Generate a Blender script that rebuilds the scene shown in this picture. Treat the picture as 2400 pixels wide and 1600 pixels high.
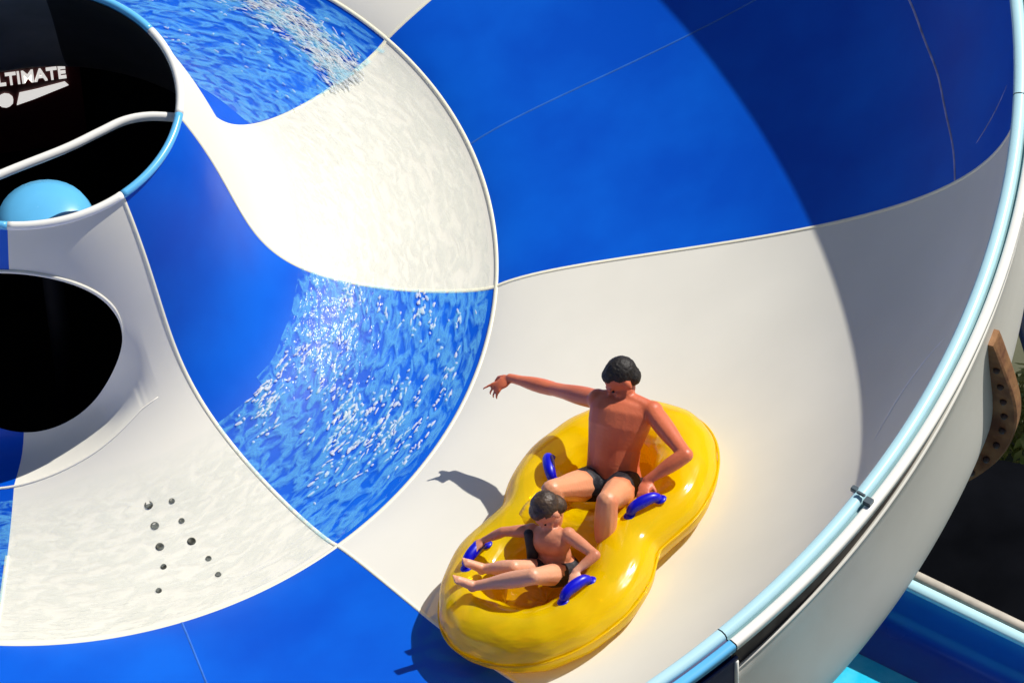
import bpy, bmesh, math, random
from mathutils import Vector, Matrix, noise
random.seed(7)
for o in list(bpy.data.objects): bpy.data.objects.remove(o, do_unlink=True)
SC = bpy.context.scene
COL = SC.collection
R = math.radians

# ------------------------------------------------------------------ camera
cam = bpy.data.cameras.new('camera')
cam.lens = 183.58; cam.sensor_width = 36; cam.clip_start = 1; cam.clip_end = 2000
co = bpy.data.objects.new('camera', cam); COL.objects.link(co)
cr = Vector((0.98766597, -0.15625026, -0.01008914)); cu = Vector((0.13084862, 0.78827827, 0.60124538)); cf = Vector((0.0859917, 0.59514975, -0.79900075))
m = Matrix((cr, cu, -cf)).transposed().to_4x4(); m.translation = Vector((0, -18.750432, 23.897411))
co.matrix_world = m
SC.camera = co

# ------------------------------------------------------------------ world, sun, exposure
SUN = Vector((0.566258, 0.370994, 0.736013)).normalized()
w = bpy.data.worlds.new('World'); SC.world = w; w.use_nodes = True
nt = w.node_tree; bg = nt.nodes['Background']
sky = nt.nodes.new('ShaderNodeTexSky'); sky.sky_type = 'NISHITA'; sky.sun_disc = False
sky.sun_elevation = math.asin(SUN.z); sky.sun_rotation = math.atan2(SUN.x, SUN.y)
nt.links.new(sky.outputs[0], bg.inputs[0]); bg.inputs[1].default_value = 0.052
sl = bpy.data.lights.new('sun', 'SUN'); sl.energy = 4.2; sl.angle = R(0.5); sl.color = (1, 0.965, 0.90)
so = bpy.data.objects.new('sun', sl); COL.objects.link(so); so.rotation_euler = SUN.to_track_quat('Z', 'Y').to_euler()
SC.view_settings.view_transform = 'Standard'; SC.view_settings.look = 'None'
SC.view_settings.exposure = 0.22; SC.view_settings.gamma = 1

# ------------------------------------------------------------------ materials
def mat(name, base, rough=0.5, var=0.0, vscale=3.0, bump=0.0, bscale=20.0, coat=0.0, metal=0.0, spec=0.5, col2=None, stretch=(1, 1, 1), emit=0.0):
    M_ = bpy.data.materials.new(name); M_.use_nodes = True
    n = M_.node_tree.nodes; l = M_.node_tree.links; b = n['Principled BSDF']
    b.inputs['Base Color'].default_value = (*base, 1); b.inputs['Roughness'].default_value = rough
    b.inputs['Metallic'].default_value = metal; b.inputs['Coat Weight'].default_value = coat; b.inputs['Coat Roughness'].default_value = 0.14
    b.inputs['Specular IOR Level'].default_value = spec
    tc = n.new('ShaderNodeTexCoord'); mp = n.new('ShaderNodeMapping'); mp.inputs['Scale'].default_value = stretch
    l.new(tc.outputs['Object'], mp.inputs[0])
    if var > 0 or col2:
        t = n.new('ShaderNodeTexNoise'); t.inputs['Scale'].default_value = vscale; t.inputs['Detail'].default_value = 6
        l.new(mp.outputs[0], t.inputs['Vector'])
        mx = n.new('ShaderNodeMix'); mx.data_type = 'RGBA'
        c2 = col2 if col2 else tuple(c * (1 - var) for c in base)
        mx.inputs[6].default_value = (*base, 1); mx.inputs[7].default_value = (*c2, 1)
        r = n.new('ShaderNodeValToRGB'); r.color_ramp.elements[0].position = 0.35; r.color_ramp.elements[1].position = 0.68
        l.new(t.outputs[0], r.inputs[0]); l.new(r.outputs[0], mx.inputs[0]); l.new(mx.outputs[2], b.inputs['Base Color'])
        mr = n.new('ShaderNodeMapRange'); mr.inputs[3].default_value = rough * 0.8; mr.inputs[4].default_value = min(1, rough * 1.3)
        l.new(t.outputs[0], mr.inputs[0]); l.new(mr.outputs[0], b.inputs['Roughness'])
    if bump > 0:
        t2 = n.new('ShaderNodeTexNoise'); t2.inputs['Scale'].default_value = bscale; t2.inputs['Detail'].default_value = 4
        l.new(mp.outputs[0], t2.inputs['Vector'])
        bp = n.new('ShaderNodeBump'); bp.inputs['Strength'].default_value = bump; bp.inputs['Distance'].default_value = 0.01
        l.new(t2.outputs[0], bp.inputs['Height']); l.new(bp.outputs[0], b.inputs['Normal'])
    if emit > 0:
        b.inputs['Emission Color'].default_value = (*base, 1); b.inputs['Emission Strength'].default_value = emit
    return M_
M = {}
M['blue'] = mat('blue_gelcoat', (0.0, 0.075, 0.54), 0.42, vscale=1.3, bump=0.06, bscale=2.2, col2=(0.0, 0.12, 0.67), spec=0.18)
M['white'] = mat('white_gelcoat', (0.80, 0.77, 0.67), 0.5, var=0.06, vscale=1.5, bump=0.05, bscale=2.2, spec=0.25)
M['bead'] = mat('cream_sealant', (0.90, 0.86, 0.66), 0.4)
M['bluejoint'] = mat('blue_joint_filler', (0.02, 0.15, 0.62), 0.5, var=0.3, vscale=6)
M['lipcyan'] = mat('pale_cyan_lip', (0.50, 0.78, 0.86), 0.25, var=0.05, vscale=4)
M['lipblue'] = mat('sky_blue_lip', (0.13, 0.52, 0.90), 0.25, var=0.1, vscale=4)
M['lipwhite'] = mat('white_lip', (0.88, 0.86, 0.80), 0.3, var=0.03)
M['teal'] = mat('teal_groove', (0.12, 0.27, 0.29), 0.5, var=0.2)
M['navy'] = mat('navy_groove', (0.0, 0.012, 0.11), 0.4, var=0.2)
M['gap'] = mat('gap_shade', (0.11, 0.09, 0.08), 0.8, var=0.5, vscale=9)  # dark tone puts the shade under the flange into the colour
M['liner'] = mat('liner_blue_shaded', (0.02, 0.02, 0.022), 0.6, var=0.3)
M['linerwhite'] = mat('liner_white_shaded', (0.17, 0.17, 0.18), 0.5, var=0.3)
M['outer'] = mat('outer_shell_white', (0.66, 0.64, 0.58), 0.4, var=0.06, vscale=2.5, bump=0.06, bscale=5)
M['outerblue'] = mat('outer_shell_blue_shaded', (0.0, 0.012, 0.09), 0.3, var=0.2)  # blue panel in shade, the darkening put into the colour
M['black'] = mat('black_drain', (0.035, 0.035, 0.02), 0.6, var=0.4, vscale=40)
M['scuff'] = mat('scuff_blue', (0.34, 0.35, 0.62), 0.6, var=0.5, vscale=9)
M['scuffw'] = mat('scuff_white', (0.93, 0.92, 0.90), 0.6, var=0.12, vscale=9)
M['rust'] = mat('brown_timber', (0.30, 0.145, 0.055), 0.75, vscale=9, bump=0.6, bscale=25, col2=(0.13, 0.045, 0.02))
M['shaft'] = mat('added_shaft_black', (0.006, 0.006, 0.008), 0.7, var=0.3, spec=0.2)
M['bolt'] = mat('dark_bolt', (0.035, 0.012, 0.01), 0.5)
M['steel'] = mat('dark_steel', (0.10, 0.13, 0.15), 0.35, metal=0.6)

# ------------------------------------------------------------------ helpers
def mesh_obj(name, bm, material, parent=None, smooth=True, matrix=None):
    me = bpy.data.meshes.new(name); bm.normal_update(); bm.to_mesh(me); bm.free()
    if smooth:
        for p_ in me.polygons: p_.use_smooth = True
    for mm in (material if isinstance(material, (list, tuple)) else [material]): me.materials.append(mm)
    o = bpy.data.objects.new(name, me); COL.objects.link(o)
    if parent: o.parent = parent
    if matrix is not None: o.matrix_world = matrix
    return o
def tag(o, label=None, cat=None, group=None, kind=None):
    if label: o['label'] = label
    if cat: o['category'] = cat
    if group: o['group'] = group
    if kind: o['kind'] = kind
    return o
def empty(name, loc=(0, 0, 0)):
    o = bpy.data.objects.new(name, None); o.location = loc; o.empty_display_size = 0.2; COL.objects.link(o); return o
def bez(P, t):
    n = len(P) - 1; x = z = 0
    for i, (a, b) in enumerate(P):
        k = math.comb(n, i) * (1 - t) ** (n - i) * t ** i; x += k * a; z += k * b
    return x, z
def grid(bm, rows, closed_u=False, flip=False):
    vs = [[bm.verts.new(c) for c in r] for r in rows]
    n = len(rows[0])
    for i in range(len(rows) - 1):
        for j in range(n if closed_u else n - 1):
            k = (j + 1) % n
            f = [vs[i][j], vs[i][k], vs[i + 1][k], vs[i + 1][j]]
            if flip: f.reverse()
            try: bm.faces.new(f)
            except ValueError: pass
    return vs
def tube(bm, pts, rad, seg=10, cap=True):
    pts = [Vector(p_) for p_ in pts]; n = len(pts)
    rr = rad if isinstance(rad, (list, tuple)) else [rad] * n
    up = Vector((0, 0, 1)); rows = []
    for i in range(n):
        t = (pts[min(i + 1, n - 1)] - pts[max(i - 1, 0)]).normalized()
        if abs(t.dot(up)) > 0.98: up = Vector((1, 0, 0))
        s = t.cross(up).normalized(); u = s.cross(t).normalized(); up = u
        rows.append([pts[i] + rr[i] * (math.cos(a) * s + math.sin(a) * u) for a in [2 * math.pi * k / seg for k in range(seg)]])
    vs = grid(bm, rows, True, True)
    if cap: bm.faces.new(vs[0]); bm.faces.new(list(reversed(vs[-1])))
def box(bm, c, s, rot=None):
    r_ = bmesh.ops.create_cube(bm, size=1); mt = Matrix.Translation(Vector(c)) @ (rot.to_4x4() if rot else Matrix()) @ Matrix.Diagonal((*s, 1))
    bmesh.ops.transform(bm, matrix=mt, verts=r_['verts']); return r_['verts']
def ball(bm, c, s, sub=2, rot=None):
    r_ = bmesh.ops.create_icosphere(bm, subdivisions=sub, radius=1)
    s = (s, s, s) if isinstance(s, (int, float)) else s
    mt = Matrix.Translation(Vector(c)) @ (rot.to_4x4() if rot else Matrix()) @ Matrix.Diagonal((*s, 1))
    bmesh.ops.transform(bm, matrix=mt, verts=r_['verts'])

# ------------------------------------------------------------------ bowl profile (units of S metres)
S = 2.6
NECK = [(0.32979, 0.57756), (0.53708, 0.16105), (0.33453, -0.01674), (0.90158, -0.05595), (1, 0)]
WALL = [(1, 0), (1.19722, 0.11545), (1.99401, 0.14558), (2.09405, 0.8142)]
OUT = [(2.144, 0.768), (2.152, 0.23), (2.334, 0.382), (1.45, -0.05)]
R3, Z3 = 2.09405, 0.8142
TAB = [bez(NECK, i / 200) for i in range(201)] + [bez(WALL, i / 200) for i in range(1, 201)]
def surf_z(r):
    for i in range(len(TAB) - 1):
        a, b = TAB[i], TAB[i + 1]
        if a[0] <= r <= b[0]: return a[1] + (b[1] - a[1]) * (r - a[0]) / max(1e-9, b[0] - a[0])
    return TAB[-1][1] if r > 1 else TAB[0][1]
def pt(r, az, z=None, lift=0.0):
    if z is None: z = surf_z(r)
    return Vector((r * math.sin(az) * S, -r * math.cos(az) * S, z * S + lift))
AB = 1.36057; STEP = math.pi / 4
SEAM = {0: (AB + 0.7827, -0.0503, -0.0077, -0.0735, 0.0153), 1: (AB, 0.1035, -0.1839, -0.0216, -0.0165), 2: (AB - 0.79555, -0.059, 0.0285, -0.0254, 0.0182)}
# k: 0 = A, 1 = B, 2 = C, 3.. continue clockwise down to 8 = A again
def seam(k, part, t):
    """azimuth of panel seam k (k=0 A, 1 B, 2 C, 3 D ...) at profile parameter t"""
    kk = k % 8
    base = SEAM[kk] if kk in SEAM else (SEAM[2][0] - (kk - 2) * (2 * math.pi - 0.7827 - 0.79555) / 6, 0, 0, 0, 0)
    a = base[0] - 2 * math.pi * (k // 8)
    if part == 'wall': return a + base[1] * t + base[2] * t * t
    return a + base[3] * (1 - t) + base[4] * (1 - t) ** 2
def panel_blue(part, k):      # panel between seam k and k+1 (going down in azimuth)
    return (k % 2 == 0) if part == 'wall' else (k % 2 == 1)

# exit opening in the neck (azimuth, r, z tests)
REC = [(-1.15, 0.50), (-0.95, 0.585), (-0.6, 0.635), (-0.27, 0.619), (-0.148, 0.600), (-0.037, 0.582), (0.065, 0.563), (0.159, 0.547), (0.246, 0.526), (0.337, 0.512), (0.41, 0.503)]
def rec(az):
    a_ = [rec0(az + d) for d in (-0.09, -0.06, -0.03, 0, 0.03, 0.06, 0.09)]; a_ = [x for x in a_ if x > 0]
    return sum(a_) / len(a_) if a_ and REC[0][0] <= az <= REC[-1][0] else 0
def rec0(az):
    if az < REC[0][0] or az > REC[-1][0]: return 0
    for i in range(len(REC) - 1):
        (a, x), (b, y) = REC[i], REC[i + 1]
        if a <= az <= b:
            u = (az - a) / (b - a); return x + (y - x) * u
def arch(az, z): return ((az + 0.22) / 0.55) ** 2 + ((z - 0.298) / 0.18) ** 2
ARCH_LEFT = -0.77
def in_open(az, r, z): return arch(az, z) < 1
def sink(az, r, z):
    """how far the exit trough is sunk below the plain floor, at one point"""
    a = (az + math.pi) % (2 * math.pi) - math.pi; e = rec(a) if -1.15 <= a <= 0.41 else 0
    if e <= r or z > 0.30: return 0.0
    k = math.sin(min(1.0, (e - r) / 0.11) * math.pi / 2); q_ = min(1.0, max(0.0, (0.43 - a) / 0.28)); k *= q_ * q_ * (3 - 2 * q_); f = min(1.0, max(0.0, (0.30 - z) / 0.16)); f = f * f * (3 - 2 * f)
    g = min(1.0, (a + 1.15) / 0.3)
    return (0.095 * k + 0.03 * k * k) * f * g
def npt(r, az, z):
    d = sink(az, r, z); return pt(r - d * 0.45, az, z - d * 0.9)

bowl = empty('bowl_slide')
tag(bowl, 'giant open bowl water slide with checkered blue and white panels and a hollow central neck', 'water slide')

def r_of_z(z):
    for i in range(200):
        if TAB[i][1] >= z >= TAB[i + 1][1]: return TAB[i][0] + (TAB[i + 1][0] - TAB[i][0]) * (TAB[i][1] - z) / (TAB[i][1] - TAB[i + 1][1])
    return 0.5
def panel(part, k):
    n_t, n_a = (140, 110) if part == 'neck' else (60, 40)
    P = NECK if part == 'neck' else WALL
    bm = bmesh.new(); rows = []; meta = {}
    for i in range(n_t + 1):
        t = i / n_t; r, z = bez(P, t); a0, a1 = seam(k, part, t), seam(k + 1, part, t)
        row = []
        for j in range(n_a + 1):
            az = a0 + (a1 - a0) * j / n_a; row.append((az, r, z))
        rows.append(row)
    hole = part == 'neck' and (k % 8) in (2, 3)
    cut = []
    vs = [[bm.verts.new(npt(r, az, z) if hole else pt(r, az, z)) for az, r, z in row] for row in rows]
    for i in range(n_t):
        for j in range(n_a):
            if hole:
                c = [rows[i][j], rows[i][j + 1], rows[i + 1][j + 1], rows[i + 1][j]]
                az = sum(q[0] for q in c) / 4; r = sum(q[1] for q in c) / 4; z = sum(q[2] for q in c) / 4
                if k >= 8: az += 0
                if in_open(az, r, z): cut.append((i, j)); continue
            bm.faces.new([vs[i][j], vs[i][j + 1], vs[i + 1][j + 1], vs[i + 1][j]])
    for i, j in cut:
        for ii, jj in ((i, j), (i, j + 1), (i + 1, j + 1), (i + 1, j)):
            az, r, z = rows[ii][jj]
            if 0.75 < arch(az, z) < 1.4:
                q = 1 / math.sqrt(arch(az, z)); az = -0.22 + (az + 0.22) * q; z = 0.298 + (z - 0.298) * q; vs[ii][jj].co = npt(r_of_z(z), az, z)
    bmesh.ops.delete(bm, geom=[v for v in bm.verts if not v.link_faces], context='VERTS')
    b = panel_blue(part, k)
    o = mesh_obj('neck_panel' if part == 'neck' else 'wall_panel', bm, M['blue' if b else 'white'], bowl)
    o['label'] = ('blue' if b else 'white') + (' neck and floor panel' if part == 'neck' else ' outer wall panel')
    return o
for k in range(8): panel('neck', k); panel('wall', k)

def ribbon(fn, n, hw, lift, name, material, across=None, taper=False):
    """thin raised strip following points fn(u)->(r, az); width across given direction in surface"""
    bm = bmesh.new(); P_ = [fn(i / n) for i in range(n + 1)]; Q = [pt(r, a) for r, a in P_]
    rows = []
    for i in range(n + 1):
        t = (Q[min(i + 1, n)] - Q[max(i - 1, 0)]).normalized(); r, a = P_[i]
        z1 = surf_z(min(r + 0.01, R3)); z0 = surf_z(max(r - 0.01, 0.33)); s_ = (z1 - z0) / 0.02
        nrm = Vector((-s_ * math.sin(a), s_ * math.cos(a), 1)).normalized()
        sd = t.cross(nrm).normalized(); h = hw * (math.sin(math.pi * min(1, max(0.02, i / n))) ** 0.5 if taper else 1)
        b_ = Q[i]; rows.append([b_ - sd * h - nrm * 0.004, b_ - sd * h * 0.7 + nrm * lift, b_ + sd * h * 0.7 + nrm * lift, b_ + sd * h - nrm * 0.004])
    grid(bm, rows)
    bmesh.ops.recalc_face_normals(bm, faces=bm.faces)
    return mesh_obj(name, bm, material, bowl)
for k in range(8):
    def fn(u, k=k):
        t = u; return bez(NECK, t)[0], seam(k, 'neck', t)
    if k == 3:
        def fn(u): 
            t = 0.72 + 0.28 * u; return bez(NECK, t)[0], seam(3, 'neck', t)
    ribbon(fn, 60, 0.015, 0.004, 'joint_bead', M['bead'])
    def fw_(u, k=k): return bez(WALL, u)[0], seam(k, 'wall', u)
    ribbon(fw_, 60, 0.013, 0.004, 'joint_bead', M['bead'])
ribbon(lambda u: (1.0, u * 2 * math.pi), 360, 0.014, 0.005, 'ring_joint_bead', M['bead'])
for k in (0, 2, 4, 6):       # faint joint in the middle of each blue wall panel
    def fm(u, k=k): t = u * 0.97; return bez(WALL, t)[0], (seam(k, 'wall', t) + seam(k + 1, 'wall', t)) / 2 + (0.01 if k else 0.02)
    ribbon(fm, 50, 0.008, 0.0015, 'panel_joint', M['bluejoint'])
# scuffed circular tide line high on the wall
def sc1(u): 
    a = 1.75 - u * 0.43; return 1.925 + 0.065 * u + 0.0012 * math.sin(u * 23), a
ribbon(sc1, 60, 0.010, 0.002, 'scuff_line', M['scuff'])
ribbon(lambda u: (2.045 - 0.075 * math.sin(u * 1.5), 1.075 - 0.10 * u * u), 30, 0.014, 0.002, 'scuff_line', M['scuffw'], taper=True)
ribbon(lambda u: (2.083 - 0.055 * u, 1.361 - 0.015 * u), 20, 0.007, 0.002, 'scuff_line', M['scuff'], taper=True)

# neck rim (rolled lip), coloured per panel
for k in range(8):
    a0, a1 = seam(k, 'neck', 0), seam(k + 1, 'neck', 0); bm = bmesh.new()
    r0 = 0.330
    tube(bm, [pt(r0, a0 + (a1 - a0) * i / 24, 0.5785) for i in range(25)], 0.024, 10)
    b = panel_blue('neck', k)
    mesh_obj('neck_lip', bm, M['lipblue' if b else 'lipwhite'], bowl)['label'] = ('sky blue' if b else 'white') + ' rolled lip round the mouth of the neck'
# inside of neck panels, interior shade painted in as darker colours
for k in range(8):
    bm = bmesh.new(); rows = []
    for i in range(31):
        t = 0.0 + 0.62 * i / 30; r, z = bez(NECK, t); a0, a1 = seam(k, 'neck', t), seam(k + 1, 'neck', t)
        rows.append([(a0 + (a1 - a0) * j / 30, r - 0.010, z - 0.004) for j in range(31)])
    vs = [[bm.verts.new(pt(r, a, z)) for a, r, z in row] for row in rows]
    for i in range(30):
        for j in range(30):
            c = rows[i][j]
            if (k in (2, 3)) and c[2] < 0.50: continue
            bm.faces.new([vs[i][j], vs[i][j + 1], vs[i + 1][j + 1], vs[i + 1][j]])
    mesh_obj('neck_inside_shaded', bm, M['liner' if panel_blue('neck', k) else 'linerwhite'], bowl)
# trim round the arch of the exit
bm = bmesh.new(); pts = []
for i in range(61):
    th = R(-12 + 204 * i / 60); az = -0.22 + 0.55 * math.cos(th); z = 0.298 + 0.18 * math.sin(th); pts.append(pt(r_of_z(z), az, z))
tube(bm, pts, [0.012 * min(1, 0.12 + i / 9, 0.12 + (60 - i) / 9) for i in range(61)], 8)
mesh_obj('exit_arch_trim', bm, M['white'], bowl)
bm = bmesh.new(); tube(bm, [pt(rec(a) + 0.001, a, lift=-0.003) for a in [-1.0 + 1.40 * i / 50 for i in range(51)]], [0.004 + 0.004 * math.sin(math.pi * i / 50) for i in range(51)], 8)  # white bead added to draw the bright highlight along the sill edge
mesh_obj('sill_highlight', bm, M['white'], bowl)
# dark shaft under the neck, added to block light from below
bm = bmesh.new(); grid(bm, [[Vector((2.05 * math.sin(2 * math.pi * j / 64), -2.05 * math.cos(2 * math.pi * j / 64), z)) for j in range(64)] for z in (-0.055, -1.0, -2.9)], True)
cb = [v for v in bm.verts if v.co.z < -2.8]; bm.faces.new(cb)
mesh_obj('added_shaft', bm, M['shaft'], bowl)

# floor drain holes
for r, a in [(0.689, 0.217), (0.738, 0.212), (0.789, 0.204), (0.839, 0.194), (0.895, 0.162), (0.698, 0.289), (0.748, 0.29), (0.802, 0.289), (0.858, 0.307), (0.906, 0.308)]:
    big = (r, a) in [(0.689, 0.217), (0.738, 0.212), (0.789, 0.204), (0.802, 0.289)]
    rad = 0.020 if big else 0.014
    bm = bmesh.new(); c = pt(r, a, lift=0.0015); n = 14
    prof = [(1.25, -0.002), (1.15, 0.004), (0.9, 0.003), (0.75, 0.0005), (0.02, 0.0)]
    grid(bm, [[c + Vector((p_[0] * rad * math.cos(2 * math.pi * j / n), p_[0] * rad * math.sin(2 * math.pi * j / n), p_[1])) for j in range(n)] for p_ in prof], True)
    bmesh.ops.recalc_face_normals(bm, faces=bm.faces)
    mesh_obj('drain_hole', bm, M['black'], bowl)

# outer rim: lip, groove, flange, gap, shell
def rim_ring(name, prof, material, a0, a1, n=90):
    bm = bmesh.new(); rows = []
    for i in range(n + 1):
        a = a0 + (a1 - a0) * i / n; rows.append([pt(R3 + dr, a, Z3 + dz) for dr, dz in prof])
    grid(bm, rows); bmesh.ops.recalc_face_normals(bm, faces=bm.faces)
    return mesh_obj(name, bm, material, bowl)
JN = [0.60 + STEP * k for k in range(8)]      # rim joints
JN[1] = 1.322
for k in range(8):
    a0 = JN[k] + 0.0007; a1 = (JN[k + 1] if k < 7 else JN[0] + 2 * math.pi) - 0.0007
    wh = k in (0, 1)
    rim_ring('rim_lip', [(0, -0.004), (-0.002, 0.006), (0.002, 0.013), (0.012, 0.016), (0.021, 0.014), (0.025, 0.008), (0.025, 0.0)], M['lipcyan'], a0, a1)
    rim_ring('rim_groove', [(0.024, 0.003), (0.031, 0.001), (0.037, 0.003)], M['teal' if wh else 'navy'], a0, a1)
    rim_ring('rim_flange', [(0.032, 0.0), (0.032, 0.009), (0.036, 0.012), (0.050, 0.012), (0.053, 0.008), (0.053, -0.006), (0.040, -0.008)], M['lipwhite' if wh else 'lipblue'], a0, a1)
    rim_ring('rim_gap_shade', [(0.041, -0.007), (0.040, -0.12)], M['gap' if wh else 'navy'], a0, a1)
# shell
def outer(name, a0, a1, material, label):
    bm = bmesh.new(); rows = []
    n = max(12, int((a1 - a0) * 60))
    for i in range(n + 1):
        a = a0 + (a1 - a0) * i / n
        gd = 0.030 + 0.050 * min(1, max(0, (1.05 - a) / 0.45)) if a < 1.4 else 0.034
        row = [pt(R3 + 0.038, a, Z3 - gd - 0.014), pt(R3 + 0.046, a, Z3 - gd), pt(R3 + 0.052, a, Z3 - gd - 0.002)]
        for j in range(41):
            r, z = bez(OUT, j / 40); z = min(z, Z3 - gd - 0.006 - 0.0005 * j); row.append(pt(r, a, z))
        rows.append(row)
    grid(bm, rows, flip=True); bmesh.ops.recalc_face_normals(bm, faces=bm.faces)
    mesh_obj(name, bm, material, bowl)['label'] = label
JO = [0.603 + STEP * k for k in range(8)]; JO[1] = 1.40
for k in range(8):
    a1 = JO[k + 1] if k < 7 else JO[0] + 2 * math.pi
    outer('outer_shell', JO[k], a1, M['outer' if k in (0, 2, 4, 6) or k == 1 else 'outerblue'], ('white' if k % 2 == 0 or k == 1 else 'shade-darkened blue') + ' outer shell panel')
bm = bmesh.new(); tube(bm, [pt(bez(OUT, j / 30)[0] + 0.002, 0.601, bez(OUT, j / 30)[1]) for j in range(22)], 0.012, 6)
mesh_obj('shell_edge_strip', bm, M['lipwhite'], bowl)
# bracket on the rim lip
aBk = 0.805
bm = bmesh.new()
rz = Matrix.Rotation(aBk - math.pi / 2, 3, 'Z')
box(bm, pt(R3 - 0.004, aBk, Z3 + 0.012), (0.035, 0.03, 0.03), rz); box(bm, pt(R3 + 0.016, aBk - 0.004, Z3 + 0.022), (0.05, 0.018, 0.014), rz); box(bm, pt(R3 + 0.036, aBk - 0.006, Z3 + 0.016), (0.045, 0.045, 0.03), rz)
bmesh.ops.bevel(bm, geom=bm.edges[:], offset=0.004, segments=2, affect='EDGES')
mesh_obj('rim_clamp', bm, M['steel'], bowl, smooth=False)
# joint plate at B
bm = bmesh.new(); box(bm, pt(R3 + 0.026, JN[1], Z3 + 0.002), (0.14, 0.022, 0.03), Matrix.Rotation(JN[1] - math.pi / 2, 3, 'Z')); mesh_obj('rim_joint', bm, M['teal'], bowl, smooth=False)

# crescent timber rib bolted to the shell
rib = bmesh.new(); rows = []; mid = []
def outp(t): return bez(OUT, t)
for i in range(41):
    u = i / 40; t = 0.035 + 0.56 * u; r, z = outp(t); r2, z2 = outp(t + 0.01)
    tn = Vector((r2 - r, z2 - z)).normalized(); nn = Vector((-tn.y, tn.x)) if -tn.y > 0 else Vector((tn.y, -tn.x))
    h = 0.012 + 0.040 * math.sin(math.pi * u) ** 0.8
    az = 1.062 + 0.028 * math.sin(math.pi * u) - 0.035 * u; hw = 0.010
    def q(dh, da): return pt(r + nn.x * dh, az + da, z + nn.y * dh)
    rows.append([q(-0.004, -hw), q(h * 0.92, -hw), q(h, -hw * 0.7), q(h, hw * 0.7), q(h * 0.92, hw), q(-0.004, hw)])
    mid.append((q(h * 0.5, -hw - 0.0005), q(h * 0.5, -hw - 0.006), h))
vs = grid(rib, rows); rib.faces.new(vs[0]); rib.faces.new(vs[-1]); bmesh.ops.recalc_face_normals(rib, faces=rib.faces)
ro = mesh_obj('timber_rib', rib, M['rust'], bowl, smooth=False)
ro['label'] = 'brown crescent rib bolted to the outer shell'
for i in range(5, 38, 4):
    bm = bmesh.new(); ball(bm, mid[i][0], 0.020, 2); mesh_obj('bolt', bm, M['bolt'], ro)

# ------------------------------------------------------------------ inside the neck
bm = bmesh.new()
pp = [(-0.55, -0.55), (-0.193, -0.40), (0.176, -0.277), (0.375, -0.192), (0.526, -0.13), (0.67, -0.12), (0.84, -0.158)]
def crv(P, n):
    out = []
    for i in range(len(P) - 1):
        p0 = Vector(P[max(i - 1, 0)]); p1 = Vector(P[i]); p2 = Vector(P[i + 1]); p3 = Vector(P[min(i + 2, len(P) - 1)])
        for j in range(n):
            t = j / n; out.append(0.5 * ((2 * p1) + (-p0 + p2) * t + (2 * p0 - 5 * p1 + 4 * p2 - p3) * t * t + (-p0 + 3 * p1 - 3 * p2 + p3) * t ** 3))
    out.append(Vector(P[-1])); return out
c3 = crv(pp, 8); tube(bm, [(v.x, v.y, 1.411) for v in c3], 0.026, 10)
hr = mesh_obj('curved_pipe', bm, M['lipwhite'])
tag(hr, 'white curved pipe spanning the dark mouth of the central neck', 'pipe')
bm = bmesh.new()
prof = [(0.0, 0.10), (0.10, 0.095), (0.19, 0.07), (0.26, 0.02), (0.28, -0.03), (0.27, -0.08)]
grid(bm, [[Vector((0.02 + a * math.cos(2 * math.pi * j / 32), -0.30 + a * math.sin(2 * math.pi * j / 32), 0.86 + z)) for j in range(32)] for a, z in prof[1:]], True)
tv = bm.verts.new((0.02, -0.30, 0.96)); bm.verts.ensure_lookup_table()
for j in range(32): bm.faces.new([bm.verts[j], bm.verts[(j + 1) % 32], tv])
bmesh.ops.recalc_face_normals(bm, faces=bm.faces)
dome = mesh_obj('drain_cap', bm, M['lipblue']); tag(dome, 'pale blue rounded cap low inside the mouth of the central neck', 'cap')
bm = bmesh.new(); tube(bm, [(0.02, -0.30, -3.0), (0.02, -0.30, 0.8)], 0.06, 12); mesh_obj('cap_post', bm, M['shaft'], dome)
sg = empty('lettered_sign', (-0.45, 1.79, -1.2))
tag(sg, 'dark red sign with white lettering seen deep inside the central neck', 'sign')
bm = bmesh.new(); box(bm, (-0.45, 1.79, -0.60), (1.60, 0.03, 0.9)); b_ = mesh_obj('board', bm, mat('sign_dark_red', (0.10, 0.004, 0.006), 0.6, var=0.3), smooth=False); b_.parent = sg; b_.matrix_parent_inverse = sg.matrix_world.inverted()
b_.matrix_parent_inverse = Matrix.Translation((0.45, -1.79, 1.2))
MS = mat('letters_added_glow', (0.85, 0.82, 0.78), 0.5, emit=0.7)  # glow added so the letters stay bright where no sun reaches
def text(s, loc, size, sx, name):
    cu_ = bpy.data.curves.new(name, 'FONT'); cu_.body = s; cu_.size = size; cu_.extrude = 0.006; cu_.align_x = 'RIGHT'; cu_.offset = 0.003
    t = bpy.data.objects.new('tmp', cu_); COL.objects.link(t); dg = bpy.context.evaluated_depsgraph_get()
    me = bpy.data.meshes.new_from_object(t.evaluated_get(dg)); bpy.data.objects.remove(t, do_unlink=True)
    me.transform(Matrix.Translation(loc) @ Matrix.Rotation(R(90), 4, 'X') @ Matrix.Diagonal((sx, 1, 1, 1)))
    me.materials.clear(); me.materials.append(MS)
    o = bpy.data.objects.new(name, me); COL.objects.link(o); o.parent = sg; o.matrix_parent_inverse = Matrix.Translation((0.45, -1.79, 1.2)); return o
text('ULTIMATE', (0.265, 1.768, -0.40), 0.150, 0.72, 'lettering')
bm = bmesh.new()
pz = [(-0.115 + 0.06, -0.60), (0.05, -0.565), (0.27, -0.475), (0.25, -0.44), (0.08, -0.475), (-0.03, -0.49)]
f = bm.faces.new([bm.verts.new((x, 1.771, z)) for x, z in pz]); e_ = bmesh.ops.extrude_face_region(bm, geom=[f])
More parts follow.
